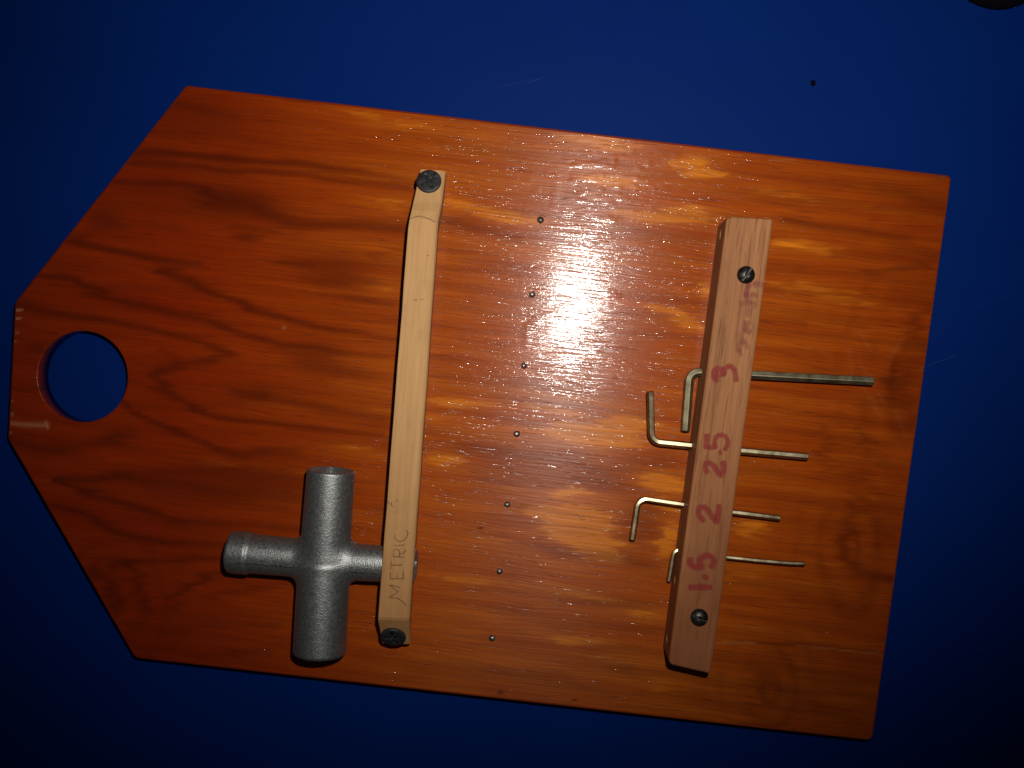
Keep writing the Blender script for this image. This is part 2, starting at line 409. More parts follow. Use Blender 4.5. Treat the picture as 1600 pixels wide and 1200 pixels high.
# ---- the figure of the wood: each streak (x, y, half width, darkness) as it runs over the board
def figure(o):
    me = o.data; n = len(me.vertices); a = np.empty(n*3); me.vertices.foreach_get('co', a); a = a.reshape(-1, 3)+np.array(rack.location)
    x, y = proj(a)
    xg = x*math.cos(GR)+y*math.sin(GR); yg = -x*math.sin(GR)+y*math.cos(GR)     # along and across the grain
    ca, sa = math.cos(GR), math.sin(GR)
    sh = 34*vnoise(xg/90, yg/5, 1)+16*vnoise(xg/40, yg/2.4, 2)
    off = 7*vnoise(xg/55, yg/45, 3)
    wx = x+sh*ca-off*sa; wy = y+sh*sa+off*ca
    dark = np.zeros(n); gold = np.zeros(n); bare = np.zeros(n); rel = np.zeros(n)
    def streak(acc, pts, soft=1.0, X=wx, Y=wy, up=1.0):
        best = np.zeros(n)
        for p, q in zip(pts[:-1], pts[1:]):
            (x0, y0, w0, s0), (x1, y1, w1, s1) = p, q
            dx, dy = x1-x0, y1-y0; L2 = dx*dx+dy*dy
            t = np.clip(((X-x0)*dx+(Y-y0)*dy)/L2, 0, 1)
            ex = X-(x0+t*dx); ey = Y-(y0+t*dy); d = np.hypot(ex, ey)
            w = (w0+t*(w1-w0))*np.where(ey < 0, up, 1.0)
            best = np.maximum(best, (s0+t*(s1-s0))*np.exp(-(d/w)**2*soft))
        acc[:] = 1-(1-acc)*(1-best)
    def blob(acc, cx, cy, rx, ry, s, X=wx, Y=wy):
        u = (X-cx)*ca+(Y-cy)*sa; v_ = -(X-cx)*sa+(Y-cy)*ca
        acc[:] = 1-(1-acc)*(1-s*np.exp(-((u/rx)**2+(v_/ry)**2)**1.3))
    def line(acc, pts, w, s, up=1.0, taper=True):
        m = len(pts); P = [(px, py, w*(1.15-.5*abs(k/(m-1)-.5)), s*(.55 if taper and k in (0, m-1) else 1)) for k, (px, py) in enumerate(pts)]
        streak(acc, P, up=up)
    D = dark
    line(D, [(262, 158), (320, 168), (368, 179)], 6, .45)
    streak(D, [(200, 236, 9, .62), (290, 241, 8, .72), (380, 250, 8, .72), (470, 257, 8, .6), (560, 268, 7, .4), (650, 286, 6, .15)], up=.7)
    streak(D, [(200, 252, 5, .45), (320, 262, 5, .6), (425, 271, 5, .6), (530, 279, 5, .42), (640, 296, 7, .25)])
    streak(D, [(180, 283, 3.5, .5), (275, 287, 4.5, .6), (322, 295, 6, .6), (338, 312, 9, .5)])
    blob(D, 366, 318, 66, 23, .68); blob(D, 400, 330, 60, 17, .35)
    streak(D, [(410, 334, 13, .5), (470, 350, 10, .55), (530, 352, 9, .55), (632, 360, 10, .5)])
    line(D, [(350, 355), (422, 361)], 4, .55); blob(D, 393, 374, 24, 7, .5)
    blob(D, 166, 343, 26, 22, .45); blob(D, 128, 371, 22, 10, .4)
    streak(D, [(100, 372, 6, .4), (180, 392, 6, .62), (255, 405, 6, .62), (312, 414, 5, .4)])
    streak(D, [(250, 424, 8, .5), (305, 440, 8, .62), (350, 460, 6, .6), (400, 484, 5, .62), (455, 503, 5, .62), (530, 518, 4.5, .5), (612, 528, 4, .3)])
    blob(D, 268, 423, 22, 8, .4)
    blob(D, 520, 420, 66, 24, .42); line(D, [(410, 409), (450, 412), (500, 415)], 4, .5); line(D, [(570, 402), (625, 393)], 6, .4); line(D, [(486, 459), (545, 466), (612, 474)], 5, .42)
    blob(D, 505, 440, 50, 8, .35)
    streak(D, [(50, 427, 4, .5), (105, 434, 6, .62), (144, 456, 7, .68), (168, 470, 7, .65), (255, 484, 6.5, .62), (300, 494, 6.5, .62), (360, 514, 6, .62), (435, 537, 5, .58), (530, 550, 4, .42), (610, 556, 4, .2)])
    streak(D, [(24, 474, 12, .45), (72, 487, 9, .6), (150, 500, 6, .6), (240, 515, 5, .55), (315, 530, 6, .55), (345, 548, 12, .55), (332, 565, 7, .5), (285, 570, 6, .5), (250, 584, 12, .6), (250, 602, 11, .6), (285, 628, 7, .62), (335, 650, 6, .62), (420, 663, 5, .58), (500, 671, 4.5, .55), (600, 680, 4, .35)])
    line(D, [(256, 548), (282, 561)], 5, .5); line(D, [(28, 507), (85, 522)], 6, .4); line(D, [(16, 606), (60, 609)], 5, .5); blob(D, 62, 548, 18, 9, .4)
    streak(D, [(193, 626, 5, .4), (216, 650, 5, .6), (270, 671, 5.5, .62), (330, 697, 6.5, .62), (375, 709, 9, .5), (470, 704, 10, .3)], up=.7)
    blob(D, 392, 616, 36, 12, .55); streak(D, [(410, 622, 8, .4), (480, 634, 9, .4), (600, 654, 9, .3)]); blob(D, 490, 556, 46, 26, .3); blob(D, 540, 580, 60, 10, .3)
    blob(D, 182, 682, 32, 11, .45); streak(D, [(14, 690, 8, .5), (70, 702, 9, .5), (130, 696, 8, .4), (180, 686, 8, .4)])
    blob(D, 400, 745, 110, 18, .45); blob(D, 320, 775, 120, 14, .3); line(D, [(226, 736), (310, 733), (380, 730)], 7, .4)
    streak(D, [(97, 750, 6, .6), (160, 775, 8, .62), (220, 796, 9, .62), (280, 814, 9, .6), (350, 817, 10, .42), (460, 822, 8, .25)], up=.75)
    streak(D, [(97, 749, 7, .6), (180, 746, 11, .62), (260, 750, 12, .55), (340, 764, 14, .45), (460, 776, 10, .25)])
    streak(D, [(60, 786, 5, .45), (130, 799, 5.5, .55), (175, 822, 6, .6), (220, 838, 6, .6), (265, 847, 6, .58), (350, 846, 5, .4)])
    streak(D, [(170, 882, 7, .45), (220, 875, 6, .5), (310, 871, 5, .5), (365, 872, 5, .3)]); streak(D, [(206, 884, 10, .4), (220, 918, 8, .42), (223, 946, 8, .3)])
    streak(D, [(143, 888, 6, .3), (172, 905, 8, .45), (184, 930, 8, .45), (176, 960, 8, .35)])
    streak(D, [(272, 948, 6, .3), (286, 920, 7, .45), (312, 904, 6, .48), (360, 892, 5, .35)]); line(D, [(330, 938), (372, 922), (430, 915)], 7, .3)
    line(D, [(310, 1030), (370, 1020), (450, 1010)], 6, .25); line(D, [(240, 985), (330, 975), (430, 978)], 5, .2)
    blob(D, 300, 185, 150, 40, .25); blob(D, 250, 300, 90, 50, .15)
    # middle
    line(D, [(690, 225), (790, 236), (880, 252)], 10, .22); line(D, [(640, 333), (720, 348), (800, 372)], 9, .32); line(D, [(700, 400), (820, 418)], 7, .28); line(D, [(960, 365), (1100, 378)], 9, .26)
    line(D, [(730, 700), (800, 712), (895, 722), (945, 734), (1040, 720)], 13, .30); blob(D, 1000, 812, 30, 34, .34); blob(D, 790, 745, 55, 20, .24); blob(D, 915, 752, 70, 12, .28)
    line(D, [(820, 852), (880, 864), (980, 872)], 7, .34); line(D, [(690, 690), (760, 700)], 6, .25); blob(D, 980, 880, 50, 10, .3); line(D, [(690, 830), (790, 838)], 6, .25)
    line(D, [(640, 1040), (760, 1050), (900, 1062)], 8, .22); blob(D, 960, 940, 60, 9, .22); line(D, [(910, 1020), (970, 1040), (1000, 1060)], 9, .22)
    blob(D, 751, 825, 5, 2.2, .95, x, y); blob(D, 883, 310, 4, 3, .7, x, y); blob(D, 782, 1082, 4.5, 3.2, .85, x, y); blob(D, 1238, 1141, 4.5, 2.5, .7, x, y); blob(D, 898, 1094, 5, 1.2, .8, x, y)
    line(D, [(590, 200), (700, 214)], 6, .2); blob(D, 690, 560, 60, 6, .18); line(D, [(680, 590), (790, 602), (900, 612)], 7, .2)
    # right of the dark bar
    streak(D, [(1370, 296, 12, .22), (1430, 312, 13, .38), (1490, 326, 10, .42)]); streak(D, [(1222, 344, 5, .42), (1320, 359, 5, .34), (1420, 374, 6, .3)])
    streak(D, [(1345, 428, 4, .2), (1390, 420, 5, .42), (1450, 415, 6, .35)]); line(D, [(1390, 388), (1475, 404)], 12, .32); line(D, [(1195, 414), (1250, 420)], 8, .4); line(D, [(1190, 498), (1260, 505)], 7, .36)
    streak(D, [(1472, 470, 9, .35), (1440, 492, 9, .4), (1420, 520, 10, .3)]); blob(D, 1404, 598, 22, 42, .48); blob(D, 1424, 640, 14, 22, .35); blob(D, 1450, 560, 30, 30, .2)
    streak(D, [(1335, 780, 12, .3), (1318, 840, 14, .38), (1334, 892, 11, .38), (1405, 912, 8, .5)]); blob(D, 1345, 690, 9, 26, .3); blob(D, 1290, 700, 9, 40, .25); blob(D, 1335, 745, 22, 10, .35)
    line(D, [(1240, 935), (1330, 945)], 7, .3); line(D, [(1140, 905), (1250, 920)], 5, .25); streak(D, [(1122, 998, 2.2, .3), (1215, 1003, 2.6, .55), (1260, 1007, 2.2, .5), (1390, 1020, 1.8, .35)])
    line(D, [(1180, 1060), (1250, 1095), (1330, 1115)], 12, .22); blob(D, 1190, 1062, 20, 24, .18); blob(D, 1380, 830, 18, 50, .2); line(D, [(1150, 960), (1330, 985)], 5, .2); blob(D, 1300, 1060, 60, 12, .2)
    # paler, golden early wood
    G = gold
    line(G, [(520, 168), (600, 185), (680, 196)], 9, .4); line(G, [(560, 320), (610, 322), (640, 318)], 11, .35)
    line(G, [(690, 312), (780, 338), (840, 347)], 10, .65); line(G, [(870, 216), (940, 222), (1010, 232)], 11, .7); blob(G, 950, 282, 60, 10, .6); blob(G, 1085, 262, 40, 22, .55); line(G, [(960, 328), (1040, 338), (1120, 342)], 12, .6)
    line(G, [(1010, 482), (1060, 498), (1100, 514)], 12, .6); blob(G, 1100, 450, 22, 14, .5); blob(G, 1090, 330, 40, 10, .35)
    blob(G, 930, 682, 85, 22, .85); blob(G, 985, 660, 50, 14, .55); blob(G, 890, 768, 28, 11, .7); blob(G, 885, 808, 70, 20, .8); blob(G, 915, 842, 60, 20, .85); blob(G, 950, 870, 28, 12, .6); blob(G, 1040, 757, 46, 15, .75); blob(G, 1048, 845, 22, 34, .65); blob(G, 1052, 790, 30, 14, .4)
    blob(G, 710, 628, 70, 9, .5); blob(G, 690, 716, 34, 14, .5); blob(G, 680, 655, 40, 6, .35); blob(G, 770, 520, 40, 6, .25); blob(G, 720, 910, 70, 9, .35); blob(G, 900, 930, 90, 8, .4); blob(G, 900, 1000, 90, 10, .45); blob(G, 1010, 960, 50, 10, .4); blob(G, 950, 1030, 40, 8, .35); blob(G, 1030, 1075, 40, 14, .3); blob(G, 860, 640, 60, 8, .45)
    blob(G, 1230, 305, 100, 14, .35); blob(G, 1250, 385, 60, 14, .4); blob(G, 1250, 450, 60, 16, .42); blob(G, 1330, 470, 50, 14, .35); blob(G, 1175, 825, 34, 26, .42); blob(G, 1160, 900, 40, 8, .3); blob(G, 1220, 640, 40, 14, .25); blob(G, 1150, 1000, 60, 10, .25)
    blob(G, 420, 635, 70, 8, .25); blob(G, 340, 720, 40, 9, .4); blob(G, 470, 740, 26, 7, .35); blob(G, 560, 600, 60, 8, .35); blob(G, 590, 640, 50, 8, .3); blob(G, 560, 700, 60, 10, .3); blob(G, 600, 450, 30, 14, .3); blob(G, 560, 740, 30, 10, .25); blob(G, 430, 300, 60, 8, .15)
    # faint pale wrinkles near the knot, chipped left edge, scratches
    def pale(pts, w, s):
        streak(bare, [(px, py, w, s) for px, py in pts], X=x+1.5*vnoise(x/6, y/6, 9), Y=y+1.5*vnoise(x/6, y/6, 10)); streak(rel, [(px, py, w*2, s*1.6) for px, py in pts], X=x, Y=y)
    for pts in ([(1340, 560), (1352, 580), (1372, 598)], [(1326, 545), (1332, 585)], [(1348, 606), (1364, 626), (1378, 656)], [(1372, 616), (1384, 632)], [(1410, 530), (1392, 558), (1388, 575)], [(1345, 520), (1362, 548)], [(1282, 545), (1300, 560)],
                [(1432, 580), (1446, 574)], [(1400, 640), (1410, 670), (1420, 690)]): pale(pts, 2.6, .05)
    pale([(1120, 1004), (1180, 1006)], 1.6, .22); pale([(1245, 1010), (1300, 1014), (1380, 1022)], 1.6, .16)
    for (yy, L, w) in ((485, 14, 1.6), (498, 12, 1.7), (519, 9, 2.2), (535, 7, 2), (628, 8, 1.8), (648, 9, 3), (677, 6, 1.4)):
        xe = 22-11*(yy-472)/214; streak(bare, [(xe-2, yy-1, w, .9), (xe+L, yy+random.uniform(-1, 2), w*.4, .5)], X=x, Y=y)
    streak(bare, [(12, 661, 3.5, .5), (40, 664, 4.5, .42), (73, 664, 5, .4)], X=x, Y=y, soft=1.6); streak(bare, [(72, 659, 1.6, .5), (75, 669, 1.6, .5)], X=x, Y=y)
    streak(bare, [(1440, 268, 1.5, .4), (1476, 275, 2, .5)], X=x, Y=y); pale([(1205, 250), (1250, 248)], 1.5, .2)
    blob(bare, 444, 512, 2.6, 2.2, .45, x, y)
    streak(rel, [(822, 540, 6, .10), (824, 512, 6, .16), (840, 498, 6, .2), (875, 486, 6, .2), (915, 470, 6, .12)], X=x, Y=y)     # a dribble under the varnish
    for cx, cy, r, k in ((957, 460, 7, .9), (951, 342, 8, .8), (1064, 452, 4, .6), (945, 260, 9, .5), (915, 258, 7, .5), (930, 298, 8, .5), (972, 310, 6, .5), (900, 275, 5, .4), (985, 875, 9, .5), (930, 935, 10, .4), (770, 980, 7, .5), (880, 984, 9, .35)):
        blob(rel, cx, cy, r*1.9, r*.9, k*.55, x+6*vnoise(x/5, y/5, 4), y+4*vnoise(x/5, y/5, 5))
    # lumpy varnish at the upper edge and round the knot
    lump = np.clip(vnoise(xg/14, yg/5, 21)*2, 0, 1)
    rel += lump*.5*np.exp(-((x-960)/110)**2-((y-275)/55)**2)+lump*.35*np.exp(-((x-1370)/90)**2-((y-590)/110)**2)+lump*.4*np.exp(-((x-240)/70)**2-((y-985)/40)**2)
    # soft growth bands everywhere else
    ph = yg+26*vnoise(xg/260, yg/110, 11)+10*vnoise(xg/90, yg/40, 12)+sh*.06
    kw = np.zeros(n)
    for kx, ky, ex, ey, R in ((1428, 596, 1.0, .55, 120), (178, 935, 1.0, .7, 95), (1205, 1075, 1.0, .8, 80), (1330, 860, .9, .5, 80)):
        q = np.hypot((x-kx)*ex, (y-ky)*ey)+9*vnoise(x/38, y/38, 31)+5*vnoise(x/14, y/14, 32); w_ = np.exp(-(q/R)**2*1.4)
        kw = np.maximum(kw, w_*(0.5+0.5*np.sin(q/5.5+4*vnoise(x/60, y/60, 35)))**2)
    kr = kw*np.clip(.6+1.6*vnoise(x/34, y/34, 33), 0, 1.2)
    dark[:] = 1-(1-dark)*(1-.30*kr); rel += .18*kr*(vnoise(x/9, y/7, 34)+.5)
    ring = (0.5+0.5*np.sin(ph/5.2))**2*np.clip(.5+1.6*vnoise(xg/180, yg/60, 13), 0, 1)
    dark[:] = 1-(1-dark)*(1-.16*ring)
    dark += .10*vnoise(xg/70, yg/9, 14)*(dark > .2)
    fib = vnoise(xg/26, yg/3.2, 17)+.7*vnoise(xg/60, yg/8, 18)
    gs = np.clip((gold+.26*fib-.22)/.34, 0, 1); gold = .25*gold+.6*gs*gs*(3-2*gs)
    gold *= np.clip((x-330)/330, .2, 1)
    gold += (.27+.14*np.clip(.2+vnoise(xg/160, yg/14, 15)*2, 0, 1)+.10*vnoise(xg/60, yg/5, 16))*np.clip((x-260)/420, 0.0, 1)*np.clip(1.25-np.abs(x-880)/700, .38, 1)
    C4 = np.stack([dark*1.06, gold*1.15, bare, np.ones(n)], 1).clip(0, 1)
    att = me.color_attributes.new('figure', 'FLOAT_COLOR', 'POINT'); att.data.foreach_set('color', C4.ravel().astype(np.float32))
    r = me.attributes.new('relief', 'FLOAT', 'POINT'); r.data.foreach_set('value', rel.clip(0, 1.5).astype(np.float32))
figure(board)

# ------------------------------------------------------------------ nails
def lathe(c, axis, prof, n=20):
    axis = Vector(axis).normalized(); u = axis.orthogonal().normalized(); w = axis.cross(u); V = []; Fc = []
    for r, z in prof:
        for k in range(n):
            t = 2*math.pi*k/n; V.append(Vector(c)+axis*z+(u*math.cos(t)+w*math.sin(t))*r)
    for i in range(len(prof)-1):
        for k in range(n): Fc.append((i*n+k, i*n+(k+1) % n, (i+1)*n+(k+1) % n, (i+1)*n+k))
    Fc.append(tuple(range(n))[::-1]); Fc.append(tuple(range((len(prof)-1)*n, len(prof)*n)))
    return V, Fc

for i, (px, py) in enumerate(((845, 344), (831, 461), (819, 571), (807, 678), (792, 788), (781, 892), (769.5, 996.5))):
    k = random.uniform(.85, 1.1); r = 5.6*U*k
    V, Fc = lathe(at(px, py, -2), (random.uniform(-.3, .3), random.uniform(-.3, .3), 1), [(r, 0), (r, 3*U), (r*.86, 5.2*U), (r*.45, 6.6*U), (r*.12, 7.2*U)], 14)
    V = [v+Vector([random.uniform(-.4, .4)*U for _ in range(3)]) for v in V]
    mesh_obj('nail', V, Fc, M_nail, rack, smooth=True)

# ------------------------------------------------------------------ bars
H1, H2 = 72.0, 64.0
def loft_bar(stations, zb=-.4):
    """stations: (left px, right px, height) across the bar; vertical sides down to the board, edges eased"""
    V = []; Fc = []; n = 8
    for (lx, ly), (rx, ry), z, drop in stations:
        a = at(lx, ly, z); b = at(rx, ry, z); w = (b-a); wl = w.length; w.normalize(); e = 1.6*U
        sec = [(0, -1), (0, 1), (.35, .3), (1, 0)]
        zb_ = ZT+zb*U
        eR = 4.2*U
        pts = [Vector((a.x, a.y, zb_)), Vector((a.x, a.y, a.z-e)), a+w*(e*.3)+Vector((0, 0, -e*.3)), a+w*e,
               b-w*eR*.5, b+w*(eR*.2)+Vector((0, 0, -eR*.5)), b+w*(eR*.6)+Vector((0, 0, -eR*1.3)), Vector((b.x-drop*U, b.y, zb_))]
        V += pts
    m = len(stations)
    for i in range(m-1):
        for k in range(n):
            Fc.append((i*n+k, i*n+(k+1) % n, (i+1)*n+(k+1) % n, (i+1)*n+k))
    Fc.append(tuple(range(n))[::-1]); Fc.append(tuple(range((m-1)*n, m*n)))
    return V, Fc

def lerp2(p, q, t): return (p[0]+(q[0]-p[0])*t, p[1]+(q[1]-p[1])*t)
st = [((657, 264.5), (693.5, 267), 40, 0), ((651, 291), (690.5, 292), 50, 1), ((645, 318), (687, 317.5), 59, 1.5), ((642.5, 329), (684.5, 330), 66, 2), ((640, 340), (681.5, 345), H1-1, 3)]
A1, B1 = ((637.5, 356), (680.5, 358)), ((590.5, 964), (637, 966))
for k in range(15):
    t = k/14; l = lerp2(A1[0], B1[0], t); r = lerp2(A1[1], B1[1], t)
    st.append(((l[0]+random.uniform(-.35, .35), l[1]), (r[0]+random.uniform(-.6, .6), r[1]), H1+random.uniform(-.3, .3), 4))
st += [((590.3, 968), (637, 970), H1-2, 4), ((597, 1005), (638, 1006.5), 36, 2)]
V, Fc = loft_bar(st)
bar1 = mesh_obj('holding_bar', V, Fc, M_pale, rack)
tag(bar1, 'pale wooden bar with pencilled word and sloped ends')

# axes of the cross wrench (needed for the hole through the bar)
ZW = 39.0
WC = at(507, 875, ZW); WT = at(517.5, 734, ZW+4); WB = at(499, 1022, ZW+1.5); WL = at(359, 862, ZW); WR = at(650, 884, ZW-1)
dirx = (WR-WL).normalized()
V, Fc = cylinder(WC+dirx*40*U, WR+dirx*30*U, 29.3*U, 40); cut(bar1, [raw(V, Fc)])

P2 = [(1136, 337.5), (1208.5, 342), (1111, 1053.5), (1044, 1038)]
poly2 = round_poly([(at(*p, H2).x, at(*p, H2).y) for p in P2], [8*U, 4*U, 4.5*U, 9*U], 4)
V = []; Fc = []; NP = len(poly2); rb = 3.2*U; prof = [(rb*(1-math.sin(k*math.pi/6)), H2*U-rb*(1-math.cos(k*math.pi/6))) for k in range(4)]+[(0, 40*U), (0, -.4*U)]
for ins, z in prof:
    q = inset(poly2, ins)
    for x_, y_ in q: V.append((x_, y_, ZT+z))
for i in range(len(prof)-1):
    for k in range(NP): Fc.append((i*NP+k, (i+1)*NP+k, (i+1)*NP+(k+1) % NP, i*NP+(k+1) % NP))
Fc.append(tuple(range(NP))); Fc.append(tuple(range((len(prof)-1)*NP, len(prof)*NP))[::-1])
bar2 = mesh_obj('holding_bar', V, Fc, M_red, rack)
tag(bar2, 'red-brown hardwood bar with red ink numbers')

KZ = 17.0
KEYS = [   # (across flats mm, path, z, material, twist, bend radius)
    (3.0, [(1364.5, 595.5), (1260, 590), (1078, 580.5), (1071, 674)], KZ, M_keydark, 24, 15, 'largest', '3', 'dark'),
    (2.5, [(1263, 713.5), (1160, 704.5), (1018, 690), (1016, 611)], KZ, M_key, 11, 15, 'second', '2.5', ''),
    (2.0, [(1219.5, 809.5), (1147, 800.5), (998, 778), (988, 844)], KZ-1, M_key, 12, 14, 'third', '2', ''),
    (1.5, [(1258, 880.5), (1215, 878.5), (1138.5, 871), (1054, 857.5), (1045, 909)], KZ-2, M_key, 14, 10, 'thinnest', '1.5', ''),
]
cutters = []
bx = (at(1208.5, 342, H2)-at(1136, 337.5, H2)).normalized()
for k in KEYS:
    p = [at(*q, k[2]) for q in k[1]]
    i = 1 if k[0] != 1.5 else 2
    d = (p[i]-p[i+1]).normalized()
    hit = p[i]
    a, b = hit+d*60*U, hit-d*(150*U if k[0] != 1.5 else 78*U)
    if k[0] == 3.0: a, b = at(1240, 589, k[2]), at(1092, 581.3, k[2])
    V, Fc = cylinder(a, b, (k[0]*.62+.25)*MM, 20); cutters.append(raw(V, Fc))
    if k[0] == 3.0: pass
for (px, py, pz, r) in ((1127, 366, 33, 8.5), (1049, 905, 30, 8.0), (1041.5, 997, 28, 8.0)):     # empty holes in the flank
    p0 = at(px, py, pz); V, Fc = cylinder(p0-bx*18*U, p0+bx*60*U, r*U, 20); cutters.append(raw(V, Fc))
cut(bar2, cutters)

# ------------------------------------------------------------------ writing
def ribbon(name, strokes, z, mat, parent, default_w):
    """each stroke is a flat film of ink with soft sides lying on the wood"""
    V = []; Fc = []; A = []
    for sk in strokes:
        pts, w = (sk, default_w) if not isinstance(sk[1], (int, float)) else sk
        # resample with Catmull-Rom
        P = [np.array(p, float) for p in pts]; Q = []
        ext = [2*P[0]-P[1]]+P+[2*P[-1]-P[-2]]
        for i in range(1, len(ext)-2):
            for k in range(6):
                t = k/6; p0, p1, p2, p3 = ext[i-1:i+3]
                Q.append(.5*((2*p1)+(-p0+p2)*t+(2*p0-5*p1+4*p2-p3)*t*t+(-p0+3*p1-3*p2+p3)*t**3))
        Q.append(P[-1]); Q = np.array(Q); m = len(Q); tg = np.gradient(Q, axis=0); tg /= np.linalg.norm(tg, axis=1)[:, None]+1e-9
        nn = np.stack([-tg[:, 1], tg[:, 0]], 1)
        Q = np.vstack([Q[0]-tg[0]*w*.35, Q, Q[-1]+tg[-1]*w*.35]); nn = np.vstack([nn[0], nn, nn[-1]]); m = len(Q); b0 = len(V)
        zo = random.uniform(0, .06)
        for i in range(m):
            ww = w*random.uniform(.88, 1.12)*(.7 if i in (0, m-1) else 1)
            for f, c in ((-.72, 0), (-.26, 1), (.26, 1), (.72, 0)):
                q = Q[i]+nn[i]*ww*f; V.append(at(q[0], q[1], z+.25+zo+i*.006)); A.append(c if 0 < i < m-1 else 0)
        for i in range(m-1):
            for k in range(3): Fc.append((b0+i*4+k, b0+i*4+k+1, b0+i*4+k+5, b0+i*4+k+4))
    o = mesh_obj(name, V, Fc, mat, parent)
    r = o.data.attributes.new('core', 'FLOAT', 'POINT'); r.data.foreach_set('value', np.array(A, np.float32))
    bm = bmesh.new(); bm.from_mesh(o.data)
    for f in bm.faces:
        if f.normal.z < 0: f.normal_flip()
    bm.to_mesh(o.data); bm.free()
    return o

def tr(pts, ox, oy, k): return [(ox+a*k, oy+b*k) for a, b in pts]
T4 = lambda pts: tr(pts, 590, 760, 1/6)
ribbon('pencil_lettering', [T4(p) for p in (
    [(108, 1040), (150, 1046), (190, 1052), (232, 1080), (268, 1115)], [(108, 1040), (150, 1015), (195, 986)], [(195, 986), (150, 955), (112, 926)], [(112, 926), (160, 934), (205, 948)],
    [(118, 866), (180, 866), (242, 866)], [(118, 866), (122, 800)], [(180, 866), (182, 812)], [(240, 866), (240, 796)],
    [(126, 736), (180, 738), (230, 736)], [(126, 772), (126, 698)],
    [(150, 660), (200, 660), (250, 668)], [(150, 655), (146, 618), (165, 592), (195, 596), (206, 622), (203, 655)], [(206, 625), (235, 634), (262, 600)],
    [(148, 556), (200, 553), (252, 549)],
    [(168, 440), (163, 480), (188, 512), (230, 512), (262, 490), (285, 440), (268, 412)],
    [(132, 150), (128, 175), (145, 190)], [(98, 142), (108, 165)], [(180, 128), (186, 140)])], H1, M_pencil, bar1, 1.5)
for sk in ([(645, 469), (652, 468.5)], [(656, 468), (662, 467.5)], [(667, 399), (671, 400)], [(640, 342), (655, 337.5), (668, 341), (681, 347)], [(668, 690), (670, 705)]):
    ribbon('pencil_mark', [sk], H1+.5, M_pencil, bar1, 1.1)

Ta = lambda pts: tr(pts, 1060, 660, .15); Tb = lambda pts: tr(pts, 1050, 820, .15); Tc = lambda pts: tr(pts, 1100, 400, .18333)
ribbon('red_number', [(Ta([(300, 128), (296, 200), (290, 268)]), 8), (Ta([(300, 262), (345, 262), (382, 250)]), 7), (Ta([(386, 268), (378, 195), (410, 138), (475, 138), (515, 190), (505, 250), (480, 285)]), 6.5),
                      (Ta([(428, 310), (446, 316)]), 7), (Ta([(300, 525), (278, 460), (310, 422), (365, 450), (405, 505), (445, 555), (468, 490), (465, 408)]), 8)], H2, M_ink, bar2, 7)
ribbon('red_number', [(Ta([(262, 1030), (212, 960), (218, 895), (285, 890), (340, 965), (400, 1035), (415, 950), (425, 862)]), 8)], H2, M_ink, bar2, 7)
ribbon('red_number', [(Tb([(188, 352), (195, 410), (245, 440), (300, 438), (285, 370), (340, 325), (405, 330), (435, 385), (408, 445)]), 8.5), (Tb([(330, 545), (365, 545)]), 8), (Tb([(180, 652), (260, 650), (330, 650), (408, 650)]), 8)], H2, M_ink, bar2, 7)
ribbon('red_number', [(Tc([(108, 1070), (84, 1010), (105, 962), (150, 970), (166, 1020)]), 8), (Tc([(166, 1020), (180, 960), (225, 940), (262, 980), (275, 1065)]), 7.5), (Tc([(100, 985), (108, 1040)]), 9)], H2, M_ink, bar2, 7)
ribbon('faded_red_number', [(Tc([(370, 245), (430, 240), (500, 245)]), 9), (Tc([(375, 250), (365, 330), (400, 420), (370, 510)]), 10), (Tc([(340, 330), (400, 330), (445, 335)]), 8), (Tc([(310, 405), (370, 400), (440, 415)]), 9),
                            (Tc([(350, 560), (345, 620), (395, 650)]), 9), (Tc([(380, 560), (335, 640), (320, 720), (290, 800)]), 9), (Tc([(330, 720), (380, 780)]), 8), (Tc([(300, 800), (310, 850)]), 7)], H2, M_inkf, bar2, 8)

# ------------------------------------------------------------------ screws
def dome_screw(px, py, ang, tilt=(0, 0)):
    c = at(px, py, H2+.0); ax = Vector((tilt[0], tilt[1], 1)).normalized(); R = 13.2*U
    prof = [(R, -1.0*U), (R, 1.0*U), (R*.96, 3.2*U), (R*.84, 5.8*U), (R*.62, 8.0*U), (R*.34, 9.3*U), (R*.08, 9.8*U)]
    V, Fc = lathe(c, ax, prof, 32); o = mesh_obj('screw', V, Fc, M_iron, bar2, smooth=True)
    a = math.radians(ang); u = Vector((math.cos(a), math.sin(a), 0)); u = (u-ax*u.dot(ax)).normalized(); w = ax.cross(u)
    cut(o, [raw(*boxv(c+ax*11*U, u, w, ax, 20*U, 1.3*U, 5.5*U))]); return o
dome_screw(1165.5, 429.5, 54, (.02, -.03)); dome_screw(1092.5, 964.5, -24, (-.03, .03))

def cross_screw(px, py, z, nrm, ang, R, axis_u):
    c = at(px, py, z); ax = Vector(nrm).normalized(); R = R*U
    prof = [(R*.7, -5*U), (R*.97, -.4*U), (R, 3.2*U), (R*.97, 4.2*U), (R*.9, 4.7*U), (R*.4, 4.9*U), (R*.05, 4.9*U)]
    V, Fc = lathe(c, ax, prof, 40); o = mesh_obj('screw', V, Fc, M_black, bar1, smooth=True)
    u = Vector(axis_u); u = (u-ax*u.dot(ax)).normalized(); w = ax.cross(u); a = math.radians(ang)
    u, w = u*math.cos(a)+w*math.sin(a), w*math.cos(a)-u*math.sin(a)
    V1, F1 = boxv(c+ax*6.2*U, u, w, ax, R*.52, 1.7*U, 4.5*U); V2, F2 = boxv(c+ax*6.2*U, u, w, ax, 1.7*U, R*.52, 4.4*U); V3, F3 = lathe(c+ax*.8*U, ax, [(1.5*U, 0), (4.2*U, 6*U)], 8)
    cut(o, [raw(V1, F1), raw(V2, F2), raw(V3, F3)])
    return o
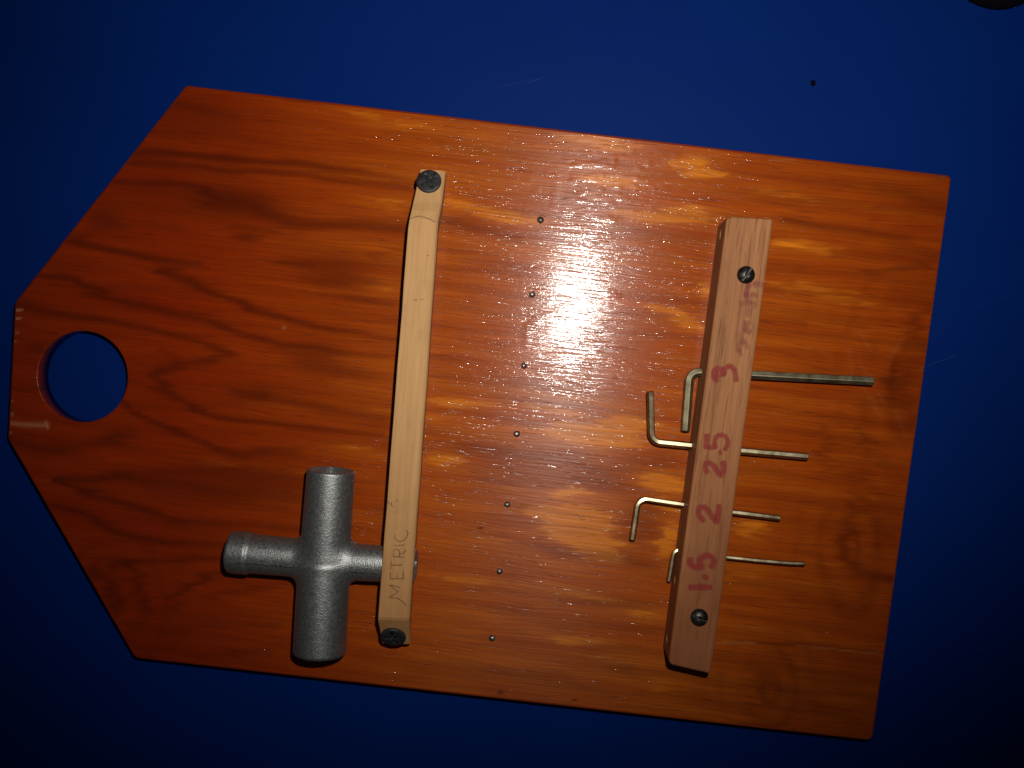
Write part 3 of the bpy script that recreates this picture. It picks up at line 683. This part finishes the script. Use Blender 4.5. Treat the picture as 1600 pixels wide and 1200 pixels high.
def slope_normal(p, q):
    """normal of the sloping end between two heights"""
    d = (p-q).normalized(); side = Vector((0, 0, 1)).cross(d).normalized(); n = d.cross(side); return n if n.z > 0 else -n
n_top = slope_normal(at(668, 318, 59), at(675, 265.5, 40)); n_bot = slope_normal(at(613.5, 969, H1-2), at(617.5, 1005.5, 36))
cross_screw(670.3, 284.5, 48.5, n_top, 28, 19.0, (1, 0, 0)); cross_screw(614.8, 993.2, 48, n_bot, 4, 19.5, (1, 0, 0))

# ------------------------------------------------------------------ hex keys
def hex_key(af, path, z, mat, twist, br, label):
    P = [at(*q, z) for q in path]; br = br*U*1.0
    # fillet every real corner
    pts = [P[0]]
    for i in range(1, len(P)-1):
        a = (P[i-1]-P[i]); b = (P[i+1]-P[i]); th = a.angle(b)
        if th > math.radians(165):
            pts.append(P[i]); continue
        L = br/math.tan(th/2); a.normalize(); b.normalize(); p0 = P[i]+a*L; p1 = P[i]+b*L; cc = P[i]+(a+b).normalized()*(br/math.sin(th/2))
        v0 = p0-cc; v1 = p1-cc; tot = v0.angle(v1); axn = v0.cross(v1).normalized()
        for k in range(11): pts.append(cc+Quaternion(axn, tot*k/10) @ v0)
    pts.append(P[-1])
    if af == 1.5:      # slightly bent wire-thin key
        d0 = [pts[0], (pts[0]+pts[1])/2+Vector((0, -.6*U, 0)), pts[1], (pts[1]+pts[2])/2+Vector((0, -.3*U, 0))]
        pts = d0+pts[2:]
    R = af*MM/math.sqrt(3); up = Vector((0, 0, 1)); V = []; Fc = []; n = 6
    def ring(p, t, r):
        s_ = up.cross(t).normalized()
        for k in range(6):
            a = math.radians(60*k+twist); V.append(p+(s_*math.cos(a)+up*math.sin(a))*r)
    m = len(pts)
    tan = [(pts[min(i+1, m-1)]-pts[max(i-1, 0)]).normalized() for i in range(m)]
    ring(pts[0], tan[0], R*.8); ring(pts[0]+tan[0]*R*.22, tan[0], R)
    for i in range(1, m-1): ring(pts[i], tan[i], R)
    ring(pts[-1]-tan[-1]*R*.22, tan[-1], R); ring(pts[-1], tan[-1], R*.8)
    mm = len(V)//6
    for i in range(mm-1):
        for k in range(6): Fc.append((i*6+k, i*6+(k+1) % 6, (i+1)*6+(k+1) % 6, (i+1)*6+k))
    Fc.append(tuple(range(6))[::-1]); Fc.append(tuple(range((mm-1)*6, mm*6)))
    o = mesh_obj('hex_key', V, Fc, mat)
    bm = bmesh.new(); bm.from_mesh(o.data)
    bmesh.ops.recalc_face_normals(bm, faces=bm.faces)
    eds = [e for e in bm.edges if len(e.link_faces) == 2 and e.calc_face_angle() > math.radians(40)]
    bmesh.ops.bevel(bm, geom=eds, offset=R*.10, segments=1, affect='EDGES', clamp_overlap=True); bm.to_mesh(o.data); bm.free()
    recenter(o)
    tag(o, label, 'hex key', 'bent hex keys pushed through the red-brown bar')
    return o
LAB = ['thickest dark bent hex key in the bar beside the red 3', 'brassy hex key with its short arm turned up, beside the red 2.5',
       'nickel hex key in the bar beside the lone red 2, short arm turned down', 'thinnest wire-like hex key, slightly curved, beside the red 1.5']
for k, lb in zip(KEYS, LAB): hex_key(k[0], k[1], k[2], k[3], k[4], k[5], lb)

# ------------------------------------------------------------------ cross-shaped socket wrench (one casting)
def surface_nets(fn, lo, hi, h):
    n = [int(math.ceil((hi[i]-lo[i])/h))+1 for i in range(3)]
    ax = [lo[i]+np.arange(n[i])*h for i in range(3)]
    X, Y, Z = np.meshgrid(*ax, indexing='ij'); S = fn(X, Y, Z)
    cn = [k-1 for k in n]; acc = np.zeros(cn+[3]); cnt = np.zeros(cn)
    G = np.stack([X, Y, Z], -1)
    corner = [(i, j, k) for i in (0, 1) for j in (0, 1) for k in (0, 1)]
    sl = lambda c: tuple(slice(c[i], c[i]+cn[i]) for i in range(3))
    for a in corner:
        for d in range(3):
            if a[d]: continue
            b = list(a); b[d] = 1; b = tuple(b)
            sa_, sb = S[sl(a)], S[sl(b)]; m = (sa_ < 0) != (sb < 0)
            t = np.where(m, sa_/np.where(m, sa_-sb, 1), 0)[..., None]
            acc += np.where(m[..., None], G[sl(a)]*(1-t)+G[sl(b)]*t, 0); cnt += m
    idx = -np.ones(cn, int); act = cnt > 0; idx[act] = np.arange(act.sum()); V = acc[act]/cnt[act][:, None]
    Fs = []
    for d in range(3):
        e1, e2 = [(1, 2), (2, 0), (0, 1)][d]
        s0 = [slice(1, cn[i]) for i in range(3)]; s0[d] = slice(0, cn[d]); s1 = list(s0); s1[d] = slice(1, cn[d]+1)
        A = S[tuple(s0)] < 0; B = S[tuple(s1)] < 0
        for flag, rev in ((A & ~B, False), (B & ~A, True)):
            w = np.argwhere(flag); 
            for i in range(3):
                if i != d: w[:, i] += 1
            def g(o1, o2):
                q = w.copy(); q[:, e1] -= o1; q[:, e2] -= o2; return idx[q[:, 0], q[:, 1], q[:, 2]]
            quad = np.stack([g(1, 1), g(0, 1), g(0, 0), g(1, 0)], 1); Fs.append(quad[:, ::-1] if rev else quad)
    return V, np.vstack(Fs)

def seg_sdf(X, Y, Z, a, b, r0, r1, rnd):
    a = np.array(a)/U; b = np.array(b)/U; d = b-a; L = np.linalg.norm(d); d /= L
    px, py, pz = X-a[0], Y-a[1], Z-a[2]; t = px*d[0]+py*d[1]+pz*d[2]
    rho = np.sqrt(np.maximum(px*px+py*py+pz*pz-t*t, 0)); r = r0+(r1-r0)*np.clip(t/L, 0, 1)
    q1 = rho-r+rnd; q2 = np.maximum(-t, t-L)+rnd
    return np.minimum(np.maximum(q1, q2), 0)+np.sqrt(np.maximum(q1, 0)**2+np.maximum(q2, 0)**2)-rnd, t, rho, L
def smin(a, b, k):
    h = np.clip(.5+.5*(b-a)/k, 0, 1); return b*(1-h)+a*h-k*h*(1-h)
def prism(X, Y, Z, end, inner, depth, half, rot, nside, zup=np.array([0, 0, 1.0])):
    e = np.array(end)/U; d = np.array((inner-end).normalized()); u = np.cross(d, zup); u /= np.linalg.norm(u); w = np.cross(d, u)
    p = (X-e[0], Y-e[1], Z-e[2]); t = p[0]*d[0]+p[1]*d[1]+p[2]*d[2]; cu = p[0]*u[0]+p[1]*u[1]+p[2]*u[2]; cw = p[0]*w[0]+p[1]*w[1]+p[2]*w[2]
    dd = -1e9*np.ones_like(t)
    for k in range(nside):
        a = math.radians(rot)+2*math.pi*k/nside; dd = np.maximum(dd, cu*math.cos(a)+cw*math.sin(a)-half)
    rho = np.sqrt(cu*cu+cw*cw)
    body = np.maximum(np.maximum(dd, t-depth), -t-10)
    cone = np.maximum(rho-(half*1.42-t*1.0), np.maximum(t-12, -t-10))
    return np.minimum(body, cone)
def wrench_sdf(X, Y, Z):
    wl = WC+(WL-WC).normalized()*(abs((WL-WC).length)-34*U)
    up_, _, _, _ = seg_sdf(X, Y, Z, WC, WT, 38.2, 36.6, 3.0)
    dn, _, _, _ = seg_sdf(X, Y, Z, WC, WB, 40.2, 40.6, 6)
    lf, _, _, _ = seg_sdf(X, Y, Z, WC, wl-dirx*4*U, 29.0, 30.2, 2)
    cap, _, _, _ = seg_sdf(X, Y, Z, wl, WL, 32.8, 32.2, 5)
    rt, _, _, _ = seg_sdf(X, Y, Z, WC, WR-dirx*0*U, 29.0, 26.5, 3)
    ver = smin(up_, dn, 3); hor = smin(smin(lf, cap, 1.5), rt, 2)
    s_ = smin(ver, hor, 15)
    for end, half, rot, ns, dep in ((WT, 22.5, 32, 4, 70), (WB, 26, 20, 4, 70), (WL, 17, 10, 4, 60), (WR, 15, 40, 4, 60)):
        s_ = np.maximum(s_, -prism(X, Y, Z, end, WC, dep, half, rot, ns))
    return np.maximum(s_, ZT/U-Z)
pts = np.array([WT, WB, WL, WR, WC])/U
V, Fq = surface_nets(wrench_sdf, pts.min(0)-48, pts.max(0)+48, 1.5)
wr = mesh_obj('cross_socket_wrench', V*U, Fq, M_zinc, smooth=True)
zmin = V[:, 2].min()*U
recenter(wr); pass
tag(wr, 'grey cast metal four-way cross socket wrench with one arm through the pale bar', 'wrench')
# parting seam left by the mould
def seam(p, q, r0, r1, ang, n=60, wig=.5, rad=.75):
    d = (q-p).normalized(); side = d.cross(Vector((0, 0, 1))).normalized(); up = side.cross(d)
    V = []; Fc = []; g = random.Random(3); last = None
    for i in range(n+1):
        t = i/n; r = (r0+(r1-r0)*t)*U; a = math.radians(ang+g.uniform(-wig, wig)); nn = up*math.cos(a)+side*math.sin(a); tt = d.cross(nn); c = p.lerp(q, t)+nn*r; k = rad*U*g.uniform(.5, 1.35)
        for m in range(5): b = 2*math.pi*m/5; V.append(c+(nn*math.cos(b)*.7+tt*math.sin(b))*k)
    for i in range(n):
        for m in range(5): Fc.append((i*5+m, i*5+(m+1) % 5, (i+1)*5+(m+1) % 5, (i+1)*5+m))
    return V, Fc
for p, q, r0, r1, rad in ((WL+dirx*8*U, WL+dirx*31*U, 33.2, 33.6, 1.0), (WL+dirx*34*U, WC-dirx*40*U, 30.6, 30.2, 1.6), (WC+dirx*44*U, WC+dirx*92*U, 29.6, 28.9, 1.2)):
    V, Fc = seam(p, q, r0, r1, 14, rad=rad)
    mesh_obj('parting_seam', V, Fc, M_seam, wr, smooth=True)

# ------------------------------------------------------------------ crumb, dark corner
V, Fc = lathe(at(1270, 130.5, -33.5), (.1, .2, 1), [(3.6*U, 0), (4.6*U, 1*U), (3.4*U, 2.6*U), (.8*U, 3.6*U)], 9)
V = [v+Vector([random.uniform(-.9, .9)*U for _ in range(2)]+[0]) for v in V]
o = mesh_obj('crumb', V, Fc, M_crumb); recenter(o); o.location.z = 0
tag(o, 'tiny dark crumb lying on the bare blue table', 'crumb')
c = at(1562, -62, -33.5); V = []; Fc = []; nu, nv = 40, 14
for j in range(nv+1):
    ph = (j/nv)*math.pi/2
    for i in range(nu):
        t = 2*math.pi*i/nu; rr = math.cos(ph)**.7+.001; V.append(Vector((c.x+95*U*rr*math.cos(t), c.y+(72+5*math.sin(3*t))*U*rr*math.sin(t), 34*U*math.sin(ph))))
for j in range(nv):
    for i in range(nu): Fc.append((j*nu+i, j*nu+(i+1) % nu, (j+1)*nu+(i+1) % nu, (j+1)*nu+i))
Fc.append(tuple(range(nu))[::-1])
o = mesh_obj('black_lump', V, Fc, M_rubber, smooth=True); recenter(o); o.location.z = 0
tag(o, 'black rounded object lying at the far corner of the blue table', 'object')
